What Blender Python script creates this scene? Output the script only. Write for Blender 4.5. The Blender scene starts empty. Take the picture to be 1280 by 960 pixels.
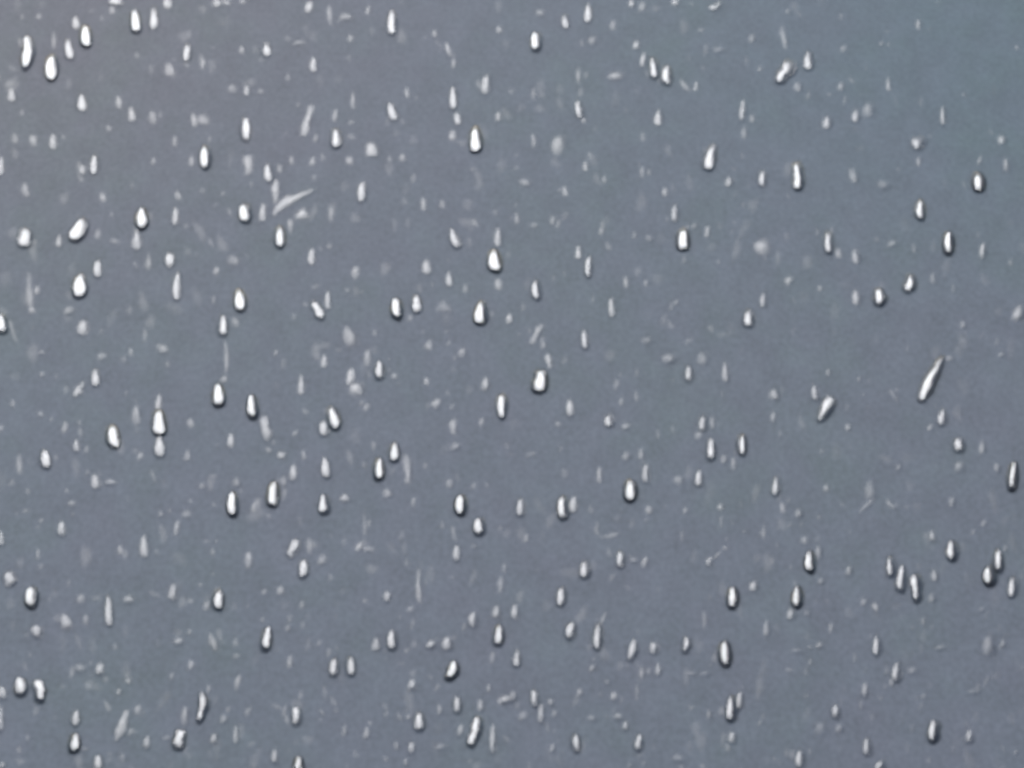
import bpy, math, random
from mathutils import Vector

# ------------------------------------------------------------------ camera
scene = bpy.context.scene
PW, PH = 1280.0, 960.0                      # photograph size the drops were measured in
PITCH = math.radians(33.0)                  # the camera looks down at the panel by this much
DIST = 0.90                                 # metres from lens to the middle of the panel
HFOV = 2 * math.atan(0.10 / DIST)           # 20 cm of panel across the frame
cam_data = bpy.data.cameras.new('camera')
cam = bpy.data.objects.new('camera', cam_data)
scene.collection.objects.link(cam)
cam_data.sensor_fit = 'HORIZONTAL'
cam_data.sensor_width = 36.0
cam_data.lens = 18.0 / math.tan(HFOV / 2)
CAM = Vector((0, -DIST * math.cos(PITCH), DIST * math.sin(PITCH)))
cam.location = CAM
cam.rotation_euler = (math.pi / 2 - PITCH, 0, 0)
cam_data.clip_start = 0.01
cam_data.clip_end = 100
cam_data.dof.use_dof = True
cam_data.dof.focus_distance = DIST * 0.99
cam_data.dof.aperture_fstop = 64.0
scene.camera = cam

# ------------------------------------------------------------------ sky and veiled sun
SUN_EL = math.radians(35.0)
SUN_ANGLE = math.radians(27.0)
world = bpy.data.worlds.new('World')
scene.world = world
world.use_nodes = True
wn, wl = world.node_tree.nodes, world.node_tree.links
bg = wn['Background']
sky = wn.new('ShaderNodeTexSky')
sky.sky_type = 'NISHITA'
sky.sun_disc = False
sky.sun_elevation = SUN_EL
sky.sun_rotation = 0.0                      # sun straight ahead of the camera (+Y)
sky.air_density = 1.0
sky.dust_density = 1.0
wl.new(sky.outputs['Color'], bg.inputs['Color'])
bg.inputs['Strength'].default_value = 0.06
sun_data = bpy.data.lights.new('sun', 'SUN')
sun = bpy.data.objects.new('sun', sun_data)
scene.collection.objects.link(sun)
sun_data.energy = 1.5
sun_data.angle = SUN_ANGLE
sun_data.color = (0.985, 0.985, 1.0)
SUN_AZ = math.radians(9.0)                  # a little to the left
sky.sun_rotation = -SUN_AZ
sun.rotation_euler = (-(math.pi / 2 - SUN_EL), 0, SUN_AZ)   # light arrives from +Y, 35 degrees up
sun.location = (0, 1, 1)

vs = scene.view_settings
vs.view_transform = 'Standard'
vs.look = 'None'
vs.gamma = 1.0
vs.use_curve_mapping = False
vs.exposure = 1.40
scene.cycles.use_denoising = True
scene.cycles.filter_width = 4.5
scene.cycles.caustics_refractive = False

# ------------------------------------------------------------------ materials
def new_mat(name):
    m = bpy.data.materials.new(name)
    m.use_nodes = True
    m.node_tree.nodes.clear()
    return m, m.node_tree.nodes, m.node_tree.links


def paint_material():
    m, n, l = new_mat('dull_blue_grey_paint')
    out = n.new('ShaderNodeOutputMaterial')
    p = n.new('ShaderNodeBsdfPrincipled')
    p.inputs['Roughness'].default_value = 0.62
    p.inputs['Specular IOR Level'].default_value = 0.055
    tc = n.new('ShaderNodeTexCoord')

    def noise(scale, detail, stretch=(1, 1, 1), rot=0.0, rough=0.5):
        mp = n.new('ShaderNodeMapping')
        mp.inputs['Scale'].default_value = stretch
        mp.inputs['Rotation'].default_value = (0, 0, rot)
        l.new(tc.outputs['Object'], mp.inputs['Vector'])
        t = n.new('ShaderNodeTexNoise')
        t.inputs['Scale'].default_value = scale
        t.inputs['Detail'].default_value = detail
        t.inputs['Roughness'].default_value = rough
        l.new(mp.outputs['Vector'], t.inputs['Vector'])
        return t

    # soft drifts of hue in the weathered paint: violet grey <-> green grey, broad and blotchy at once
    big = noise(14, 2, (1, 0.55, 1), 0.6, 0.5)
    blot = noise(75, 3, (1, 0.6, 1), 0.2, 0.55)
    mixh = n.new('ShaderNodeMath'); mixh.operation = 'MULTIPLY_ADD'
    mixh.inputs[1].default_value = 0.55
    half = n.new('ShaderNodeMath'); half.operation = 'MULTIPLY'
    half.inputs[1].default_value = 0.45
    l.new(big.outputs['Fac'], half.inputs[0])
    l.new(blot.outputs['Fac'], mixh.inputs[0])
    l.new(half.outputs[0], mixh.inputs[2])
    ramp = n.new('ShaderNodeValToRGB')
    e = ramp.color_ramp.elements
    e[0].position, e[0].color = 0.36, (0.115, 0.135, 0.141, 1)
    e[1].position, e[1].color = 0.64, (0.123, 0.131, 0.149, 1)
    mid_e = ramp.color_ramp.elements.new(0.5)
    mid_e.color = (0.119, 0.132, 0.147, 1)
    l.new(mixh.outputs[0], ramp.inputs['Fac'])
    # fine flake and grime, a couple of pixels across
    fine = noise(1100, 3, (1, 0.55, 1), 0.0, 0.7)
    mid = noise(160, 4, (1, 0.5, 1), 0.3, 0.6)
    a = n.new('ShaderNodeMath'); a.operation = 'MULTIPLY_ADD'
    a.inputs[1].default_value = 0.80
    a.inputs[2].default_value = 0.60
    l.new(fine.outputs['Fac'], a.inputs[0])
    b = n.new('ShaderNodeMath'); b.operation = 'MULTIPLY_ADD'
    b.inputs[1].default_value = 0.44
    l.new(mid.outputs['Fac'], b.inputs[0])
    c = n.new('ShaderNodeMath'); c.operation = 'SUBTRACT'
    c.inputs[1].default_value = 0.22
    l.new(a.outputs[0], b.inputs[2])
    l.new(b.outputs[0], c.inputs[0])
    mul = n.new('ShaderNodeMix'); mul.data_type = 'RGBA'; mul.blend_type = 'MULTIPLY'
    mul.inputs['Factor'].default_value = 1.0
    # the paint is tinted a warmer grey towards the far left and is more teal towards the far right
    sep = n.new('ShaderNodeSeparateXYZ')
    l.new(tc.outputs['Object'], sep.inputs[0])
    gx = n.new('ShaderNodeMapRange')
    gx.inputs['From Min'].default_value = -0.10
    gx.inputs['From Max'].default_value = 0.10
    l.new(sep.outputs['X'], gx.inputs['Value'])
    gy = n.new('ShaderNodeMapRange')
    gy.inputs['From Min'].default_value = -0.02
    gy.inputs['From Max'].default_value = 0.15
    gy.interpolation_type = 'SMOOTHSTEP'
    l.new(sep.outputs['Y'], gy.inputs['Value'])
    side = n.new('ShaderNodeValToRGB')
    s_ = side.color_ramp.elements
    s_[0].position, s_[0].color = 0.05, (1.10, 1.0, 0.96, 1)
    s_[1].position, s_[1].color = 0.97, (0.86, 1.0, 1.0, 1)
    s_m = side.color_ramp.elements.new(0.45)
    s_m.color = (1.0, 1.0, 1.0, 1)
    l.new(gx.outputs['Result'], side.inputs['Fac'])
    fade = n.new('ShaderNodeMix'); fade.data_type = 'RGBA'; fade.blend_type = 'MULTIPLY'
    l.new(gy.outputs['Result'], fade.inputs['Factor'])
    l.new(ramp.outputs['Color'], fade.inputs['A'])
    l.new(side.outputs['Color'], fade.inputs['B'])
    l.new(fade.outputs['Result'], mul.inputs['A'])
    l.new(c.outputs[0], mul.inputs['B'])
    l.new(mul.outputs['Result'], p.inputs['Base Color'])
    # orange peel
    bump = n.new('ShaderNodeBump')
    bump.inputs['Strength'].default_value = 0.12
    bump.inputs['Distance'].default_value = 0.0004
    peel = noise(420, 3, (1, 0.6, 1), 0.0, 0.5)
    l.new(peel.outputs['Fac'], bump.inputs['Height'])
    l.new(bump.outputs['Normal'], p.inputs['Normal'])
    l.new(p.outputs['BSDF'], out.inputs['Surface'])
    return m


def bead_material(name, rough, body):
    """Water: a refracting bead, its share set by body; the rest a see-through film that mirrors the sky
    where it is thick enough to lie smooth (the mesh attribute 'cover')."""
    m, n, l = new_mat(name)
    out = n.new('ShaderNodeOutputMaterial')
    g = n.new('ShaderNodeBsdfGlass')
    g.inputs['IOR'].default_value = 1.333
    g.inputs['Roughness'].default_value = rough
    g.inputs['Color'].default_value = (0.96, 0.98, 1, 1)
    fr = n.new('ShaderNodeFresnel')
    fr.inputs['IOR'].default_value = 1.333
    at = n.new('ShaderNodeAttribute')
    at.attribute_name = 'cover'
    mu = n.new('ShaderNodeMath'); mu.operation = 'MULTIPLY'
    l.new(fr.outputs[0], mu.inputs[0])
    l.new(at.outputs['Fac'], mu.inputs[1])
    tr = n.new('ShaderNodeBsdfTransparent')
    gl = n.new('ShaderNodeBsdfAnisotropic')
    gl.inputs['Roughness'].default_value = rough
    film = n.new('ShaderNodeMixShader')
    l.new(mu.outputs[0], film.inputs[0])
    l.new(tr.outputs[0], film.inputs[1])
    l.new(gl.outputs[0], film.inputs[2])
    if body <= 0:
        l.new(film.outputs[0], out.inputs['Surface'])
        return m
    mix = n.new('ShaderNodeMixShader')
    mix.inputs[0].default_value = body
    l.new(film.outputs[0], mix.inputs[1])
    l.new(g.outputs[0], mix.inputs[2])
    l.new(mix.outputs[0], out.inputs['Surface'])
    return m


PAINT = paint_material()
# brightness level -> (roughness, share of refracting body)
LEVELS = [
    (0.95, bead_material('water_full_bead', 0.12, 0.85)),
    (0.85, bead_material('water_bead', 0.15, 0.62)),
    (0.75, bead_material('water_low_bead', 0.18, 0.42)),
    (0.62, bead_material('water_flat_bead', 0.20, 0.30)),
    (0.48, bead_material('water_flat_drop', 0.22, 0.12)),
    (0.34, bead_material('water_thin_drop', 0.24, 0.0)),
    (0.00, bead_material('water_film', 0.26, 0.0)),
]

# ------------------------------------------------------------------ the panel
def build_panel():
    s, nx = 1.5, 24
    vs_, fs = [], []
    for j in range(nx + 1):
        for i in range(nx + 1):
            vs_.append((-s + 2 * s * i / nx, -s + 2 * s * j / nx, 0.0))
    for j in range(nx):
        for i in range(nx):
            a = j * (nx + 1) + i
            fs.append((a, a + 1, a + nx + 2, a + nx + 1))
    me = bpy.data.meshes.new('painted_panel')
    me.from_pydata(vs_, [], fs)
    me.materials.append(PAINT)
    o = bpy.data.objects.new('painted_panel', me)
    scene.collection.objects.link(o)
    o['kind'] = 'structure'
    o['label'] = 'rain-spotted dull blue-grey painted panel under all the drops'
    return o


build_panel()

# ------------------------------------------------------------------ the drops, measured in the photograph
# one list per 320x240 tile of the photograph, in that tile enlarged four times:
# (x, y, width, height, lean of the top to the right in degrees, brightness[, taper])
# or ([spine points], width, brightness) ; taper > 0 : wide at the bottom
T = {}
T[0, 0] = [
 ([(130,188),(150,245),(124,328)],44,.9),(253,335,55,105,0,1,.25),(345,245,42,90,-8,.7),(428,178,42,92,0,.95),(380,110,35,62,-8,.6),
 (270,200,18,90,0,.25),(578,5,70,34,0,.7),(562,45,25,50,0,.35),(677,100,36,105,-6,.85),(770,90,38,100,-4,.65),(838,12,45,52,0,.6),
 (1088,10,45,42,0,.5),(1135,10,48,32,0,.4),(1215,5,30,28,0,.4),(935,262,38,76,0,.7,.2),(850,345,50,80,-6,.4,.4),(1015,320,22,55,0,.35),
 (1210,248,22,40,0,.4),(58,472,36,66,0,.55),(410,512,40,82,0,.65),(595,510,32,70,-6,.45),(660,570,38,70,-6,.5,.3),(765,585,36,80,0,.3),
 (970,595,25,80,0,.45),(1018,595,56,70,0,.25),(1165,440,40,50,0,.2),(1235,450,26,55,0,.5),(1232,640,40,105,0,.75),(167,700,32,70,-6,.35),
 (75,690,30,60,0,.2),(265,705,34,75,0,.5),(470,820,40,82,0,.65),(412,848,32,48,0,.5),(1022,782,38,100,0,.9),(960,805,26,50,0,.35),
 (875,705,24,60,0,.3),(768,805,26,40,0,.25),(1245,820,50,105,-6,.45,-.3),(5,830,28,90,0,.6),(125,940,35,60,0,.35),(195,80,25,34,0,.25),
 (545,640,22,42,0,.2)]
T[1, 0] = [
 (268,30,45,56,0,.55),([(365,20),(370,75),(373,130)],16,.3),(455,80,50,46,0,.3),(562,50,26,46,0,.4),(680,105,40,106,0,.78),
 (895,165,24,42,-8,.3),([(952,212),(965,250),(978,282)],22,.4),(990,315,22,52,0,.45),(1218,145,30,42,0,.4),(55,247,36,62,0,.65),
 (287,322,36,72,0,.6),(475,190,30,46,0,.25),(220,210,50,40,0,.15),([(282,520),(258,605),(235,682)],30,.48),(397,575,26,66,0,.35),
 (487,505,24,86,-4,.35),(757,462,22,56,0,.35),(682,555,40,88,-14,.65),(402,690,42,86,-4,.82),(583,745,60,82,-8,.55),(735,785,30,46,0,.35),
 (988,485,36,106,0,.68),(1008,590,34,62,-8,.6),(985,675,32,62,14,.45),(1150,420,42,96,4,.6),(1215,580,28,56,-6,.45),(1100,695,50,112,0,1),
 (60,860,38,82,0,.65),(100,930,40,62,-6,.5),(285,805,30,52,0,.35),(180,800,24,50,0,.25),(120,840,26,50,0,.25),(470,800,34,52,-8,.35),
 (530,955,40,96,0,.62,.2),(160,385,22,42,0,.18),(25,455,30,34,0,.16),(480,610,24,26,0,.22),(300,690,22,52,0,.22)]
T[2, 0] = [
 (118,200,36,86,0,.86),(268,105,34,62,-8,.65),(383,62,34,86,4,.65),(508,125,26,62,6,.3),(405,200,36,52,-8,.3),(600,10,26,42,0,.5),
 (655,30,34,62,0,.3),(823,8,38,30,0,.5),([(992,28),(1012,46),(1036,38),(1043,6)],26,.6),(145,60,40,42,0,.2),(625,222,32,42,0,.5),
 (658,295,30,66,10,.6),(710,335,36,92,-4,.82),(775,370,46,88,4,.82),(525,375,68,52,0,.4),([(838,388),(856,432),(884,456),(912,444)],20,.22),
 (923,430,24,52,6,.4),(335,545,36,78,-6,.62),(360,600,20,36,-14,.35),([(333,335),(334,375),(334,418)],18,.25),(735,585,40,82,0,.55,.35),
 (110,700,22,76,0,.35),(235,720,62,112,10,.4),(370,830,26,56,0,.4),(70,910,46,52,0,.3),(1155,550,28,102,4,.55),(1165,660,30,70,-8,.3),
 (1205,590,24,52,10,.3),(1205,190,36,52,0,.25),(1040,245,56,42,0,.16),(1243,345,22,36,10,.3),(995,785,46,124,16,.84),(1090,905,36,52,22,.52),
 (1255,890,36,72,0,.7,.3),(655,860,26,62,0,.3),(690,860,24,40,0,.16),(465,895,24,46,0,.2),(768,958,26,52,0,.42),(268,955,28,56,0,.38),
 (950,148,30,24,0,.2),(110,470,22,62,0,.2)]
T[3, 0] = [
 ([(118,306),(106,345),(72,368),(56,410)],54,.82,-.3),(205,300,40,92,4,.72),(155,430,46,52,0,.35),([(72,120),(82,180),(92,240)],28,.25),
 (370,430,34,52,-10,.4),(442,575,34,66,4,.6),(510,545,60,84,0,.3),(300,610,40,62,-10,.55),(605,420,24,72,0,.4),(755,120,24,62,0,.35),
 (570,215,16,32,0,.2),(876,575,22,92,0,.6),(755,715,62,66,0,.65,-.5),(755,805,20,52,0,.35),([(142,815),(160,872),(150,942)],36,.88),
 (1060,905,48,84,0,.96),(1063,800,22,52,8,.4),(1175,695,36,46,0,.5),(1195,825,28,76,-6,.4),(435,875,46,82,0,.3),(585,920,56,62,0,.25),
 (385,240,40,46,0,.14),(985,470,18,32,20,.2),(1250,235,22,32,0,.16),(100,55,18,32,0,.16)]
T[0, 1] = [
 (122,225,70,84,0,.76),(390,185,64,106,30,.92),(295,243,26,62,0,.5),(708,125,46,92,0,.96),(685,238,46,98,0,.55,.3),(515,25,28,56,0,.4),
 (890,15,28,52,0,.35),(878,120,36,82,0,.6,.2),(1220,100,46,88,0,.88),(850,335,50,66,0,.66),(488,380,40,78,0,.66),(398,465,60,108,0,.92,.35),
 (885,468,40,132,4,.66),(745,345,24,92,0,.25),(1172,340,56,66,0,.25),(1083,392,28,46,0,.4),(1200,540,42,98,0,.96),(1118,665,36,92,0,.78),
 ([(148,390),(146,490),(155,590)],32,.25),(185,490,26,52,0,.4),(160,590,30,42,0,.35),(345,590,46,52,-14,.3),(415,675,52,84,6,.56),
 (5,655,36,86,0,.86),(490,210,30,62,0,.2),(575,245,42,40,0,.15),(820,785,38,56,6,.3),(655,800,18,52,0,.25),(210,800,24,28,0,.25),
 (210,910,24,32,0,.25),(510,820,42,52,-14,.2),(478,925,38,80,0,.62),([(1125,740),(1138,830),(1135,918)],20,.35),(1122,935,36,42,0,.4),
 ([(416,948),(396,990),(370,1022)],30,.5),(135,10,30,34,0,.3),([(50,640),(66,700),(80,752)],18,.2),(1180,650,36,62,0,.25)]
T[1, 1] = [
 ([(285,-16),(200,24),(135,62),(88,116)],40,.54,.2),(122,222,40,92,0,.92),(35,100,30,96,4,.5),(235,105,58,60,0,.5,.5),([(96,60),(104,20),(92,-20)],24,.45),(175,170,26,82,0,.35,-.4),
 (378,110,28,82,0,.25),(280,320,40,78,0,.6,.35),(370,270,24,32,0,.2),(500,400,36,78,0,.35),(840,60,30,72,6,.35),(935,60,26,52,-6,.3),
 (995,230,42,94,-22,.7),(1212,225,36,94,0,.5),(1195,340,55,98,0,1),(1215,460,34,72,-6,.35),(855,372,38,82,0,.5),(968,435,32,72,-4,.55),
 (1050,480,26,52,0,.2),(360,540,30,84,0,.6),([(292,552),(308,590),(332,626)],36,.76),(702,575,40,92,0,.96),(805,555,38,84,0,.76,.2),
 (1122,605,56,92,0,.96),(945,570,60,82,0,.16,.6),(1268,630,32,52,0,.5),(470,720,62,112,-12,.45),(870,765,42,62,14,.3),(1035,800,46,56,-10,.3),
 (343,845,28,72,0,.5),(560,830,32,102,-6,.35),(618,885,38,78,0,.82),(475,920,40,84,0,.55),(228,962,36,96,0,.56),(695,920,36,38,0,.3),
 (855,945,26,48,0,.4),(1152,958,42,64,0,.5),(100,805,20,42,0,.2),(775,630,30,42,0,.16)]
T[2, 1] = [
 (27,130,24,66,0,.35),(115,165,40,42,0,.16),(207,140,32,52,10,.25),(450,195,24,52,0,.35),(815,105,32,88,0,.6),(860,235,50,92,0,.96,.25),
 (980,195,26,62,0,.45),(915,170,30,42,0,.16),(335,300,32,68,0,.55),(383,370,28,104,0,.72),(615,215,24,42,0,.2),(690,230,32,38,10,.2),
 (118,485,34,88,0,.82),(500,575,32,98,-6,.55),(573,450,26,62,0,.4),(672,455,22,42,0,.3),(365,735,34,84,0,.66),(1262,270,84,100,35,.45),
 (1258,540,32,72,0,.5),(1187,628,44,78,0,.8,.25),([(152,655),(122,715),(102,765)],32,.45),(160,765,26,42,-10,.3),
 ([(178,808),(186,845),(198,884)],28,.5),([(146,890),(164,930),(150,965),(118,985)],52,1),(680,740,50,52,0,.2),(790,830,64,68,-20,.35),
 (960,830,56,78,0,.2),(887,905,40,68,0,.7),(1070,895,36,92,-4,.5),(825,550,24,32,0,.2),(1035,350,16,32,0,.16)]
T[3, 1] = [
 (763,85,36,84,0,.92,.3),(305,250,38,94,-4,.82),(360,305,36,62,-8,.3),(443,320,36,82,-4,.5),(908,245,42,98,0,.96),(1078,290,32,82,0,.5),
 (1217,350,16,42,0,.25),([(718,420),(728,462),(690,484)],40,.86),([(552,490),(576,526),(552,556)],42,.92),(445,525,40,78,-4,.5),
 (110,440,40,58,55,.35),(630,255,52,42,0,.2),(550,235,22,32,0,.16),(735,280,22,52,0,.16),(980,660,34,42,0,.45),(1262,600,56,88,10,.5),
 (265,480,26,42,0,.25),(1172,810,32,28,0,.35),([(872,832),(838,900),(800,968),(765,1044)],46,.86),(915,830,42,38,0,.3),(305,900,24,42,10,.35),
 (460,935,22,34,0,.3),(830,430,32,62,0,.15)]
T[0, 2] = [
 (97,400,32,112,0,.3),(325,215,30,62,-6,.36),(205,150,32,34,0,.25),(65,95,22,46,-8,.2),(383,305,32,64,0,.5),(228,373,44,84,0,.76),
 (567,260,50,98,-4,1),(683,155,46,102,0,.35),(795,88,32,78,0,.55),(797,190,64,104,0,1,.4),(798,308,52,98,0,.66,.35),(702,360,30,52,0,.3),
 (1092,50,48,98,0,1),(1258,105,42,98,-4,.96),(1155,280,36,68,0,.55),(955,195,30,58,0,.35),(940,355,32,62,0,.32,.3),(478,485,44,78,-14,.55,.3),
 (555,490,52,38,0,.4),(360,595,30,42,0,.25),(308,720,40,72,0,.6,.25),(805,648,26,34,0,.3),(885,720,32,78,6,.4),(935,650,42,60,30,.16),
 (1158,595,42,104,0,1),(720,810,44,112,0,.56),(602,830,28,58,0,.4),(190,850,22,62,0,.25),(50,970,66,66,-20,.64),(5,770,32,64,0,.55),
 (1012,510,30,38,0,.25),(1185,490,36,58,0,.25),(1245,880,40,94,-4,.4),(1270,620,22,54,0,.3),(5,220,24,44,0,.2),(1065,840,18,42,0,.2)]
T[1, 2] = [
 (505,20,64,72,0,.5),(390,165,44,106,-10,.92),(340,220,46,72,-8,.66),([(32,160),(52,215),(66,278)],44,.56),(65,330,30,38,0,.3),
 (130,355,42,44,0,.5),(198,245,30,38,0,.2),(240,355,24,52,0,.3),(187,440,36,74,0,.56),(140,485,32,62,0,.3),(347,415,38,98,0,.72),
 (85,545,42,120,6,.96),(337,595,44,78,0,.86),(445,568,40,44,0,.5),(695,335,38,84,0,.86),(620,420,38,96,0,.96),(660,545,44,58,0,.4,.3),
 ([(748,345),(770,430),(760,502)],36,.45),(555,115,36,52,0,.2),(905,95,44,64,60,.4),([(984,165),(990,215),(992,262)],26,.4),(1000,310,46,52,0,.3),
 (1130,190,22,58,10,.3),(1230,110,46,98,0,.86,-.2),(1022,598,46,88,0,.96,.2),(1113,705,44,78,0,.86),(1005,845,32,84,0,.6),
 ([(985,705),(990,750),(1000,792)],18,.2),([(208,776),(194,822),(162,858)],42,.66),(268,810,26,94,-6,.25),(335,880,42,62,0,.3),(238,920,40,84,0,.76),
 (515,815,36,54,10,.4),([(530,822),(565,826),(605,826)],24,.2),(545,700,22,130,0,.14),([(812,930),(812,1010),(822,1100)],28,.45),(790,590,24,62,0,.2),
 (970,495,40,56,-60,.2),(1095,810,36,24,0,.16),(1245,920,26,54,0,.2)]
T[2, 2] = [
 (293,118,40,84,0,.6),(487,182,42,62,0,.66),(575,210,46,46,0,.25),(550,85,24,48,10,.25),(575,360,36,62,10,.25),(650,350,32,62,6,.35),
 (440,455,32,82,0,.45),(672,445,38,94,0,.6),(597,528,50,98,4,1),(690,628,36,58,0,.4),(45,615,40,84,0,.66,.25),(252,615,44,100,-4,.92,.25),
 (308,600,36,84,6,.6),(75,770,26,52,0,.3),(543,875,36,78,0,.72),(668,890,40,62,10,.45),(615,880,42,42,0,.2),(365,925,42,84,0,.76,.35),
 (955,195,36,74,0,.66),(1005,190,28,64,0,.4),(940,255,42,62,6,.2),(1000,320,38,94,0,.82),(1155,300,34,88,0,.86),(1065,375,32,52,10,.35),
 (1112,400,24,84,-6,.25),(937,470,38,74,0,.66),(840,480,42,66,70,.25),(870,630,22,42,0,.25),(1047,615,36,42,0,.4),
 ([(1047,655),(1049,690),(1050,722)],16,.16),(1070,820,22,28,0,.35),(990,885,30,52,14,.5),([(1055,832),(1030,856),(1004,878)],16,.2),
 ([(438,762),(488,772),(545,738)],18,.2),(1262,740,20,74,0,.25),(235,200,30,40,20,.16)]
T[3, 2] = [
 (40,50,46,54,0,.5),(30,165,28,62,0,.3),(238,42,34,80,-8,.6),(294,118,50,128,34,.84,-.35),(405,215,32,48,10,.35),(875,165,44,74,-4,.66,.25),
 (815,215,30,38,0,.4),(960,298,48,68,0,.76),(1077,312,34,74,0,.45,.3),(965,410,52,70,70,.2),(1150,415,36,50,25,.45),(1230,455,40,120,4,1),
 (658,415,30,34,0,.25),(42,510,42,78,0,.72),(78,620,28,74,-6,.3),(160,645,42,48,10,.45),(297,520,30,48,0,.3),(520,525,54,120,0,.2,.4),
 ([(542,568),(500,604),(450,652)],22,.25),([(598,568),(612,622),(634,636),(660,600)],24,.3),(925,590,32,68,0,.35),(825,758,26,54,0,.5),
 (920,825,46,84,0,.92),(1085,695,30,42,0,.25),(1030,740,22,34,10,.2),(207,880,42,88,4,.96),(258,840,36,74,0,.35),(190,780,42,54,0,.25),
 (410,930,34,58,10,.45,.3),(613,910,38,88,-4,.82),(668,968,44,112,6,.84),([(730,954),(744,1008),(744,1074)],40,.86),(1157,880,40,88,0,.92),
 (1190,820,16,38,14,.35),(1107,952,54,84,0,.96),(838,955,30,58,0,.5),([(610,20),(630,52),(655,88)],20,.2)]
T[0, 3] = [
 (152,98,50,88,4,.96,.15),(185,275,62,62,20,.6),(330,228,58,80,-20,.55,.2),(405,115,46,62,0,.25),(430,220,32,62,-14,.25),(543,172,38,134,0,.72),
 (645,115,56,52,0,.4),(865,78,42,78,4,.55),(1095,115,48,84,6,.86),(1035,150,32,64,0,.25),(895,325,52,42,0,.4),(950,280,26,38,0,.2),
 ([(1052,285),(1068,330),(1082,378)],40,.46),(957,445,30,58,0,.45),(500,462,40,64,0,.6),(400,460,46,58,10,.25),(100,545,56,78,0,.86),
 ([(188,516),(212,566),(196,616)],38,.92),(12,580,42,64,0,.6),(5,710,28,114,0,.6),(380,708,36,80,6,.66),(377,828,42,80,0,.96),(643,525,32,38,0,.35),
 (595,580,30,40,40,.4),([(636,665),(608,765),(578,822)],36,.5),(690,670,46,64,0,.3),(655,780,26,54,0,.2),(735,830,34,64,16,.55),
 ([(1008,586),(1030,628),(1016,668),(994,712)],32,.86),(1045,565,22,42,0,.35),(925,700,42,94,6,.4),([(906,768),(896,812),(892,856)],44,.86),
 (1070,812,32,54,0,.5),(1180,795,24,90,0,.5),(1120,715,36,54,0,.35),(1190,530,30,84,6,.35),(1185,400,36,42,0,.15),(835,810,32,34,0,.3),
 (860,500,26,48,0,.2),(425,865,32,24,0,.3),(490,930,42,74,0,.7),(10,945,26,34,0,.5)]
T[1, 3] = [
 (125,72,36,58,6,.46),(45,80,34,40,0,.2),(232,145,22,54,0,.2),(660,100,42,52,14,.55),([(1228,-4),(1228,40),(1224,92)],28,.3),(57,305,38,106,8,.92),
 (170,430,30,74,0,.35),(160,260,22,44,0,.25),(603,340,36,78,6,.5),(680,315,42,90,0,.76),(390,455,42,78,0,.76),(478,447,38,90,0,.76),(1085,215,36,78,0,.6),
 (1205,180,40,64,0,.52),(1218,290,46,84,8,.86),(875,340,38,44,0,.55),(960,335,56,68,0,.6),([(992,424),(994,470),(962,500)],36,.96),(783,540,42,58,0,.6,.35),
 (200,695,42,78,0,.76,.2),([(152,638),(146,670),(138,704)],20,.2),(818,725,44,78,0,.82),([(914,636),(926,668),(914,696)],22,.46),(1008,640,36,78,0,.7),
 (1125,645,28,62,0,.5),(1165,560,20,44,0,.4),(1185,410,26,74,0,.2),(1250,615,62,54,0,.55,.3),([(1106,708),(1102,785),(1066,842)],38,.86),
 (1025,770,32,64,0,.46),(1185,810,28,146,0,.6),(765,705,28,38,0,.35),(555,785,34,70,6,.46),(445,775,28,74,0,.25),(780,855,36,56,0,.6),(705,850,28,54,0,.25),
 (930,850,60,40,0,.2),(95,900,36,66,0,.6),(215,940,34,78,0,.96),(750,930,18,44,0,.4),(775,165,32,44,0,.2),(1296,178,40,74,0,.6)]
T[2, 3] = [
 (248,98,40,90,4,.76,.2),(295,268,48,74,0,.76),(430,300,38,124,4,.76),([(474,180),(458,212),(444,246)],20,.36),([(610,318),(616,365),(588,420)],36,.66),
 (712,358,44,64,-6,.56),(735,465,30,64,0,.5),(652,485,24,54,0,.4),([(870,302),(888,338),(862,374)],26,.76),(1108,98,46,88,0,1),(1212,48,36,60,6,.5),
 (1276,260,32,86,0,.36),([(958,168),(974,218),(958,268)],16,.25),(1070,378,48,116,0,1),(27,412,34,80,0,.66,.25),(403,460,28,44,10,.35),(113,608,32,80,0,.72),
 (147,685,28,96,0,.56),(197,630,30,44,-8,.45),(215,690,26,52,0,.25),(10,600,32,64,0,.35),(343,580,32,48,0,.35),(515,600,40,54,0,.45),(405,710,42,44,0,.25),
 (538,700,52,44,0,.3),(570,745,26,46,0,.5),(1095,660,42,116,4,.86),(1140,620,36,80,-4,.66),(988,690,24,54,0,.4),(1105,805,42,56,0,.56),(325,830,40,76,0,.76,.2),
 (637,830,40,76,0,.72,.2),(205,860,28,48,0,.46),(905,485,42,28,0,.25),(970,485,50,28,0,.2),(480,530,28,34,10,.2),(1245,735,32,28,0,.2),(840,910,70,50,0,.2),
 (60,700,40,70,0,.2),(1085,860,30,60,0,.25)]
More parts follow.
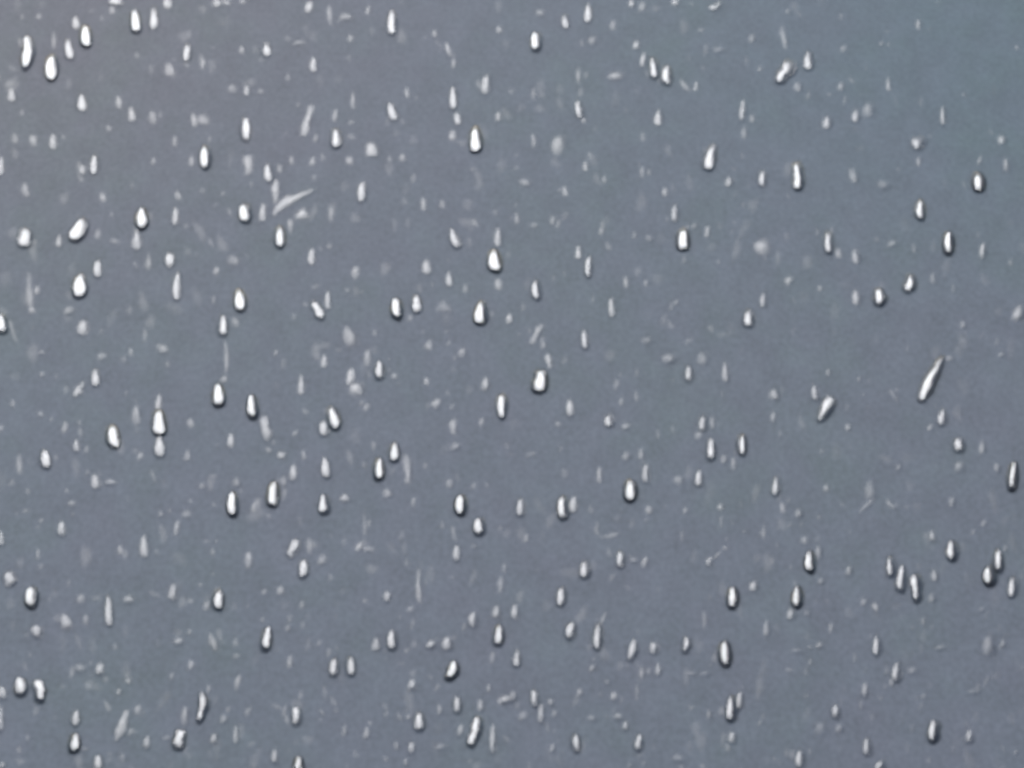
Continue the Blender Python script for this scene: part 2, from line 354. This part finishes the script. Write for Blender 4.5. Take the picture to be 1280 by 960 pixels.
T[3, 3] = [
 (147,97,44,84,0,.96),(118,187,36,64,0,.52),(200,185,32,44,-10,.2),(270,25,32,44,0,.35),(545,155,40,54,55,.4),(485,130,28,44,0,.25),(825,110,36,54,0,.35),
 (780,225,20,50,0,.4),(545,348,40,90,0,.66,.2),(318,260,20,64,0,.35),(262,345,36,44,10,.4),(215,355,28,24,0,.3),(870,355,52,34,0,.25),(645,475,44,92,6,.66),
 (623,530,28,44,14,.4),(1110,350,60,116,0,.35),(1180,335,32,48,14,.45),(1225,52,42,90,0,.76),(490,570,36,74,0,.5),(470,645,22,60,0,.2),(342,675,40,64,0,.66),
 (360,760,36,54,0,.35),(497,850,36,90,0,.62),([(838,720),(824,768),(828,814)],42,.92),(1012,798,40,64,0,.6),(1035,575,50,28,0,.3),(160,910,38,84,6,.62),
 (562,948,46,56,0,.65),(1243,880,20,36,0,.4),(785,600,32,34,0,.16),(730,470,50,52,0,.15),(1075,165,32,38,0,.2),(215,430,22,44,0,.2),
 (150,370,60,30,0,.16),(270,760,50,90,20,.14)]

DROPS = []
for (tx, ty), rows in T.items():
    for r in rows:
        if isinstance(r[0], list):
            pts = [(tx * 320 + p[0] / 4, ty * 240 + p[1] / 4) for p in r[0]]
            DROPS.append(dict(spine=pts, w=r[1] / 4, b=r[2], taper=r[3] if len(r) > 3 else 0.0, line=True))
        else:
            x, y, w, h, lean, b = r[:6]
            cx, cy = tx * 320 + x / 4, ty * 240 + y / 4
            w, h = w / 4, h / 4
            a = math.radians(lean)
            dx, dy = math.sin(a) * h / 2, -math.cos(a) * h / 2
            DROPS.append(dict(spine=[(cx + dx, cy + dy), (cx, cy), (cx - dx, cy - dy)], w=w, b=b,
                              taper=r[6] if len(r) > 6 else (0.26 if b >= 0.45 and h > 1.5 * w else 0.10), line=False))
for d in DROPS:
    s = d['spine']
    if d['line'] and math.dist(s[0], s[-1]) < 45:      # water pulls short bends together
        n_ = len(s) - 1
        s = d['spine'] = [tuple(0.55 * c + 0.45 * (a + (b_ - a) * i / n_) for c, a, b_ in zip(p, s[0], s[-1])) for i, p in enumerate(s)]
        d['w'] *= 1.1
    d['x'] = sum(p[0] for p in s) / len(s)
    d['y'] = sum(p[1] for p in s) / len(s)
    d['len'] = sum(math.dist(s[i], s[i + 1]) for i in range(len(s) - 1))

# ------------------------------------------------------------------ drop shapes
F = (PW / 2) / math.tan(HFOV / 2)
CP, SP = math.cos(PITCH), math.sin(PITCH)
MM = 0.2 / PW                                # one photograph pixel, in metres, across the line of sight


def to_plane(px, py, z):
    """The point of the panel (at height z) that the camera sees at a photograph pixel."""
    u, v = (px - PW / 2) / F, (PH / 2 - py) / F
    d = Vector((u, CP + v * SP, -SP + v * CP))
    k = (z - CAM.z) / d.z
    return CAM + d * k


def spine_at(s, t):
    """Smooth point and unit normal on a spine of 3 or 4 points, t in 0..1."""
    def at(q):
        n = len(s) - 1
        f = min(max(q, 0.0), 1.0) * n
        i = min(int(f), n - 1)
        f -= i
        p0, p1, p2, p3 = s[max(i - 1, 0)], s[i], s[i + 1], s[min(i + 2, n)]
        return tuple(0.5 * (2 * b + (c - a) * f + (2 * a - 5 * b + 4 * c - e) * f * f + (3 * b - a - 3 * c + e) * f ** 3)
                     for a, b, c, e in zip(p0, p1, p2, p3))
    p = at(t)
    a, b = at(t - 0.06), at(t + 0.06)
    tx, ty = b[0] - a[0], b[1] - a[1]
    m = math.hypot(tx, ty) or 1.0
    return p, (-ty / m, tx / m), (tx / m, ty / m)


SEG = 22


def drop_mesh(d, rng):
    b = d['b']
    # crown height, rim width (pixels) and curvature of the crown by how full the drop is
    full = min(1.0, max(0.0, (b - 0.30) / 0.60))
    rim = 1.2 + 3.0 * full ** 1.2
    H = (0.5 + 3.4 * full) * MM
    tab = [(0, .10), (.2, .28), (.35, .38), (.5, .45), (.65, .57), (.8, .76), (.92, 1.0), (1.01, 1.05)]
    k0 = max(i for i, p in enumerate(tab) if p[0] <= b)
    (b0, c0_), (b1, c1_) = tab[k0], tab[k0 + 1]
    amp_c = c0_ + (c1_ - c0_) * (b - b0) / (b1 - b0)      # how strongly the film reflects: highlight strength set from the drop's brightness
    sx, sy = rng.uniform(-0.4, 0.4) * rim, rng.uniform(-0.55, 0.10) * rim
    hw, hl = d['w'] / 2 * (1 - 0.06 * full + 0.50 * max(0.0, 1 - full * 1.6)), d['len'] / 2
    crown_px = hw * (0.115 + 0.05 * (1 - full))
    wob = [(rng.uniform(-1, 1), rng.uniform(0, 6.28)) for _ in range(3)]
    amp = 0.13

    def ring_point(q, extra, th):
        # q: 0..1 inside the crown; extra: pixels beyond it
        wb = 1 + amp * sum(c / (k + 1) * math.sin((k + 2) * th + ph) for k, (c, ph) in enumerate(wob)) * q
        a, c = math.cos(th), math.sin(th)
        if d['line']:                         # rounder ends on the long streaks
            sc = math.copysign(abs(c) ** 0.85, c)
        else:
            sc = c
        t = 0.5 + 0.5 * sc * q
        p, nrm, tan = spine_at(d['spine'], t)
        tap = 1 + d['taper'] * (2 * t - 1)
        if d['line']:
            tap *= 1.0 + 0.16 * math.sin(9 * t + wob[0][1]) + 0.12 * a * math.sin(17 * t + wob[1][1]) + 0.10 * math.sin(23 * t + wob[2][1])
        off = a * (hw * q * wb * tap + extra)
        along = sc * extra + (sc * hl * q * (wb - 1))
        g = extra / rim
        return (p[0] + nrm[0] * off + tan[0] * along + sx * g, p[1] + nrm[1] * off + tan[1] * along + sy * g)

    crown = crown_px * MM
    H = max(H, crown * 1.25)
    rings = []                                # (q, extra, z)
    for q in (0.3, 0.55, 0.75, 0.9, 1.0):
        rings.append((q, 0.0, H - crown * q * q))   # made uneven below
    top = H - crown
    for f in (0.06, 0.25, 0.5, 0.75, 0.92, 1.0):
        rings.append((1.0, rim * f, top * (1 - f) ** (1.0 - 0.12 * full)))
    rings.append((1.0, rim, -0.00008))
    c0 = spine_at(d['spine'], 0.5)[0]
    org = to_plane(c0[0], c0[1], H)
    org.z = 0.0
    verts = [(0.0, 0.0, H)]
    soft = 1.0 - 0.75 * full                         # the reflection of dim drops is faded towards the edge
    cover = [amp_c]
    for q, ex, z in rings:
        fade = 1 - (0.35 + 0.6 * soft) * q ** (2.2 + 2 * full) if ex == 0 else (1 - (0.35 + 0.6 * soft)) * max(0.0, 1 - ex / rim / 0.5)
        for k in range(SEG):
            cover.append(amp_c * fade * (1 + 0.25 * soft * math.sin(2 * math.pi * k / SEG + wob[1][1])))
            th = 2 * math.pi * k / SEG
            px, py = ring_point(q, ex, th)
            w = to_plane(px, py, H)
            if ex == 0:                       # the crown of a real drop is a little lumpy
                z2 = z - crown * q * q * (0.30 * math.sin(th + wob[1][1]) + 0.30 * math.sin(2 * th + wob[2][1])) * 0.8
            else:
                z2 = z
            verts.append((w.x - org.x, w.y - org.y, z2))
    faces = []
    for k in range(SEG):
        faces.append((0, 1 + k, 1 + (k + 1) % SEG))
    for r in range(len(rings) - 1):
        A, B = 1 + r * SEG, 1 + (r + 1) * SEG
        for k in range(SEG):
            k2 = (k + 1) % SEG
            faces.append((A + k, B + k, B + k2, A + k2))
    A = 1 + (len(rings) - 1) * SEG
    faces.append(tuple(A + k for k in reversed(range(SEG))))
    me = bpy.data.meshes.new('raindrop')
    me.from_pydata(verts, [], faces)
    at = me.attributes.new('cover', 'FLOAT', 'POINT')
    at.data.foreach_set('value', cover)
    # make sure the faces look outwards whatever way the spine runs
    me.update()
    if me.polygons[0].normal.z < 0:
        me.flip_normals()
    me.polygons.foreach_set('use_smooth', [True] * len(me.polygons))
    for lim, mt in LEVELS:
        if b >= lim:
            me.materials.append(mt)
            break
    return me, org


# ------------------------------------------------------------------ labels
LANDMARKS = [   # where, own label, how others refer to it
    (63, 84, 'fat white raindrop, lowest of the bright cluster at top left', 'the fat white drop at top left'),
    (34, 64, 'ragged white raindrop leftmost in the bright top left cluster', 'the ragged white drop at top left'),
    (255, 195, 'slim white upright raindrop up and left of the thick slanting streak', 'the slim white drop at upper left'),
    (366, 250, 'thick slanting water streak at upper left, rising to the right', 'the thick slanting streak'),
    (490, 26, 'tall white raindrop alone near the top edge, left of centre', 'the tall drop near the top edge'),
    (595, 174, 'whitest raindrop at upper centre with a dark ring', 'the whitest drop at upper centre'),
    (670, 50, 'slim white raindrop near top centre with a dark left side', 'the slim drop at top centre'),
    (834, 92, 'lowest raindrop of the diagonal chain of four near the top', 'the end of the diagonal chain'),
    (982, 85, 'comma-shaped white raindrop at top right', 'the comma-shaped drop at top right'),
    (888, 196, 'pointed diamond-shaped white raindrop leaning right, upper right of centre', 'the diamond-shaped leaning drop'),
    (1149, 179, 'funnel-shaped pale raindrop, wide at its top, at upper right', 'the funnel-shaped drop'),
    (1225, 226, 'stout white raindrop by the right edge in the upper right', 'the stout drop by the right edge'),
    (97, 286, 'egg-shaped white raindrop leaning right at left', 'the leaning egg-shaped drop'),
    (99, 356, 'white teardrop below the leaning egg-shaped drop at left', 'the white teardrop at left'),
    (300, 375, 'slim white raindrop with a dark ring, left of centre', 'the slim ringed drop left of centre'),
    (496, 384, 'left one of a pair of upright white raindrops near centre', 'the upright pair near centre'),
    (618, 325, 'white ringed raindrop under a pale tail, above centre', 'the ringed drop under a tail'),
    (673, 474, 'white comma-shaped raindrop at centre with a dark ring', 'the white comma at centre'),
    (855, 299, 'white raindrop with round bottom and dark ring, right of centre', 'the round-bottomed drop right of centre'),
    (955, 306, 'large dull grey round smear of water, right of centre', 'the large dull grey smear'),
    (1100, 370, 'white half-moon raindrop at right, above the long slanting streak', 'the half-moon drop at right'),
    (1187, 301, 'white ringed raindrop near the right edge above the half-moon drop', 'the ringed drop near right edge'),
    (1165, 475, 'long narrow slanting water streak at right', 'the long streak at right'),
    (1033, 508, 'white wedge-shaped raindrop pointing down left, left of the long streak', 'the wedge-shaped drop'),
    (199, 527, 'triangular white raindrop, middle of a vertical row of three', 'the triangular drop at left'),
    (142, 545, 'whitest raindrop at left with flat bottom and dark ring', 'the flat-bottomed white drop'),
    (290, 629, 'slim upright white raindrop with a dark ring, lower left', 'the slim drop at lower left'),
    (475, 585, 'slim white ringed raindrop, lower of two side by side below centre', 'the slim ringed drop below centre'),
    (575, 629, 'plump white raindrop, upper left of two stepping down below centre', 'the stepping pair below centre'),
    (703, 633, 'left and brighter of twin teardrops below centre', 'the twin teardrops'),
    (789, 612, 'plump white ringed raindrop right of the twin teardrops', 'the plump drop below centre'),
    (1012, 700, 'crooked white raindrop with a dark ring at lower right', 'the crooked drop at lower right'),
    (1268, 594, 'tall white ringed raindrop touching the right edge', 'the tall drop at right edge'),
    (917, 744, 'blocky white ringed raindrop at lower right of centre', 'the blocky white drop'),
    (907, 815, 'tall white bulging raindrop below the blocky one', 'the tall bulging drop'),
    (1144, 733, 'right one of two ragged white streaks at lower right', 'the two ragged streaks'),
    (1237, 718, 'white raindrop joined to another above right, near right edge', 'the joined drops near right edge'),
    (38, 745, 'white raindrop at left, in the lower left corner region', 'the white drop at lower left edge'),
    (50, 862, 'white crescent raindrop at lower left', 'the white crescent at lower left'),
    (93, 927, 'small white ringed raindrop at bottom left, lower of two stacked', 'the stacked drops at bottom left'),
    (253, 882, 'wavy white water streak near the bottom left', 'the wavy streak near the bottom'),
    (334, 796, 'slim white leaning raindrop below the centre left', 'the slim leaning drop'),
    (417, 834, 'left one of two short raindrops side by side, lower left of centre', 'the short side-by-side pair'),
    (567, 837, 'hook-shaped white raindrop in the lower middle', 'the hook-shaped drop'),
    (594, 914, 'boot-shaped white raindrop near the bottom, left of middle', 'the boot-shaped drop'),
    (747, 795, 'long upright raindrop with thin tail, lower middle', 'the long tailed drop'),
    (800, 927, 'pale pointed raindrop at the bottom, right of middle', 'the pointed drop at the bottom'),
    (1167, 912, 'white raindrop with thin top at the bottom right', 'the thin-topped drop at bottom right'),
    (1121, 839, 'pale pointed raindrop leaning right at lower right', 'the pale pointed drop at lower right'),
]
for lx, ly, own, ref in LANDMARKS:
    d = min((q for q in DROPS if 'own' not in q), key=lambda q: math.hypot(q['x'] - lx, q['y'] - ly))
    d['own'], d['ref'] = own, ref
marks = [d for d in DROPS if 'own' in d]
WAYS = ['right of', 'below and right of', 'below', 'below and left of', 'left of', 'above and left of', 'above', 'above and right of']


def look(d):
    tone = ('white' if d['b'] >= .8 else 'pale' if d['b'] >= .55 else 'dim' if d['b'] >= .36 else 'faint')
    asp = d['len'] / d['w']
    size = d['len'] * d['w']
    if d['line']:
        form = 'curved' if len(d['spine']) > 3 else 'crooked'
    elif size < 75:
        form = 'tiny'
    elif asp > 2.7:
        form = 'slender'
    elif asp < 1.35:
        form = 'roundish'
    elif d['taper'] > 0.1:
        form = 'teardrop-shaped'
    elif size > 300:
        form = 'large'
    else:
        form = 'oval'
    return tone, form


buckets = {}
for d in DROPS:
    d['smear'] = d['b'] < 0.40 or 'smear' in d.get('own', '')  # takes in dim raindrops as well as true smears
    if 'own' in d:
        continue
    L = min(marks, key=lambda q: math.hypot(q['x'] - d['x'], q['y'] - d['y']))
    dx, dy = d['x'] - L['x'], d['y'] - L['y']
    way = WAYS[int(round(math.atan2(dy, dx) / (math.pi / 4))) % 8]
    d['far'] = math.hypot(dx, dy)
    tone, form = look(d)
    buckets.setdefault((tone, form, d['smear'], way, L['ref']), []).append(d)
ORD = ['closest', 'second closest', 'third closest', 'fourth closest', 'fifth closest', 'sixth closest']
for (tone, form, smear, way, ref), ds in buckets.items():
    ds.sort(key=lambda q: q['far'])
    for i, d in enumerate(ds):
        noun = 'water smear or drop' if smear else 'water streak' if d['line'] else 'raindrop'
        pre = '' if len(ds) == 1 else ORD[min(i, 5)] + ' '
        d['label'] = f'{pre}{tone} {form} {noun} {way} {ref}'.replace('below and', 'below').replace('above and', 'above')

for i, d in enumerate(DROPS):
    me, org = drop_mesh(d, random.Random(1000 + i))
    name = 'water_smear_or_drop' if d['smear'] else 'water_streak' if d['line'] else 'raindrop'
    me.name = name
    o = bpy.data.objects.new(name, me)
    scene.collection.objects.link(o)
    o.location = org
    o['label'] = d.get('own') or d['label']
    o['category'] = name.replace('_', ' ').replace('water ', '') if name != 'raindrop' else 'raindrop'
    o['group'] = {'raindrop': 'raindrops standing on the panel', 'water_streak': 'run and crooked drops on the panel',
                  'water_smear_or_drop': 'faint drying smears on the panel'}[name]

# ------------------------------------------------------------------ fine drying specks between the drops: beyond counting
def build_specks():
    rng = random.Random(7)
    verts, faces, cover = [], [], []
    N = 10
    for _ in range(1700):
        py = -60 + 1140 * (1 - rng.random() ** 1.5) + rng.uniform(-10, 10)
        px = rng.uniform(-300, 1580)
        if rng.random() < max(0.0, (px - 700) / 900) * max(0.0, 1 - py / 500):
            continue
        hw = rng.uniform(2.0, 4.5) if rng.random() < 0.6 else rng.uniform(4.5, 9.0)
        hl = hw * rng.uniform(0.8, 2.4)
        lean = rng.gauss(0, 0.28) if rng.random() < 0.8 else rng.uniform(-1.5, 1.5)
        c = rng.uniform(0.07, 0.22 + 0.10 * max(0.0, py / 960)) * (1.0 if hw < 4.5 else 0.6)
        H = 0.00005
        ca, sa = math.cos(lean), math.sin(lean)
        base = len(verts)
        o = to_plane(px, py, H)
        verts.append((o.x, o.y, H)); cover.append(c)
        ph = rng.uniform(0, 6.28)
        for q, z, f in ((0.5, 0.9, 0.75), (0.8, 0.6, 0.25), (1.0, 0.1, 0.0)):
            for k in range(N):
                th = 2 * math.pi * k / N
                r = q * (1 + 0.15 * math.sin(2 * th + ph) + 0.15 * math.sin(3 * th + 2 * ph))
                a, b = hw * r * math.cos(th), hl * r * math.sin(th)
                w = to_plane(px + a * ca - b * sa, py + a * sa + b * ca, H)
                verts.append((w.x, w.y, H * z)); cover.append(c * f)
        for k in range(N):
            k2 = (k + 1) % N
            faces.append((base, base + 1 + k2, base + 1 + k))
            for r in range(2):
                A, B = base + 1 + r * N, base + 1 + (r + 1) * N
                faces.append((A + k, A + k2, B + k2, B + k))
    me = bpy.data.meshes.new('water_specks')
    me.from_pydata(verts, [], faces)
    me.update()
    if me.polygons[0].normal.z < 0:
        me.flip_normals()
    at = me.attributes.new('cover', 'FLOAT', 'POINT')
    at.data.foreach_set('value', cover)
    me.polygons.foreach_set('use_smooth', [True] * len(me.polygons))
    me.materials.append(LEVELS[-1][1])
    o = bpy.data.objects.new('water_specks', me)
    scene.collection.objects.link(o)
    o['kind'] = 'stuff'
    o['label'] = 'fine barely visible drying water specks scattered over the whole panel'
    o['category'] = 'specks'


build_specks()
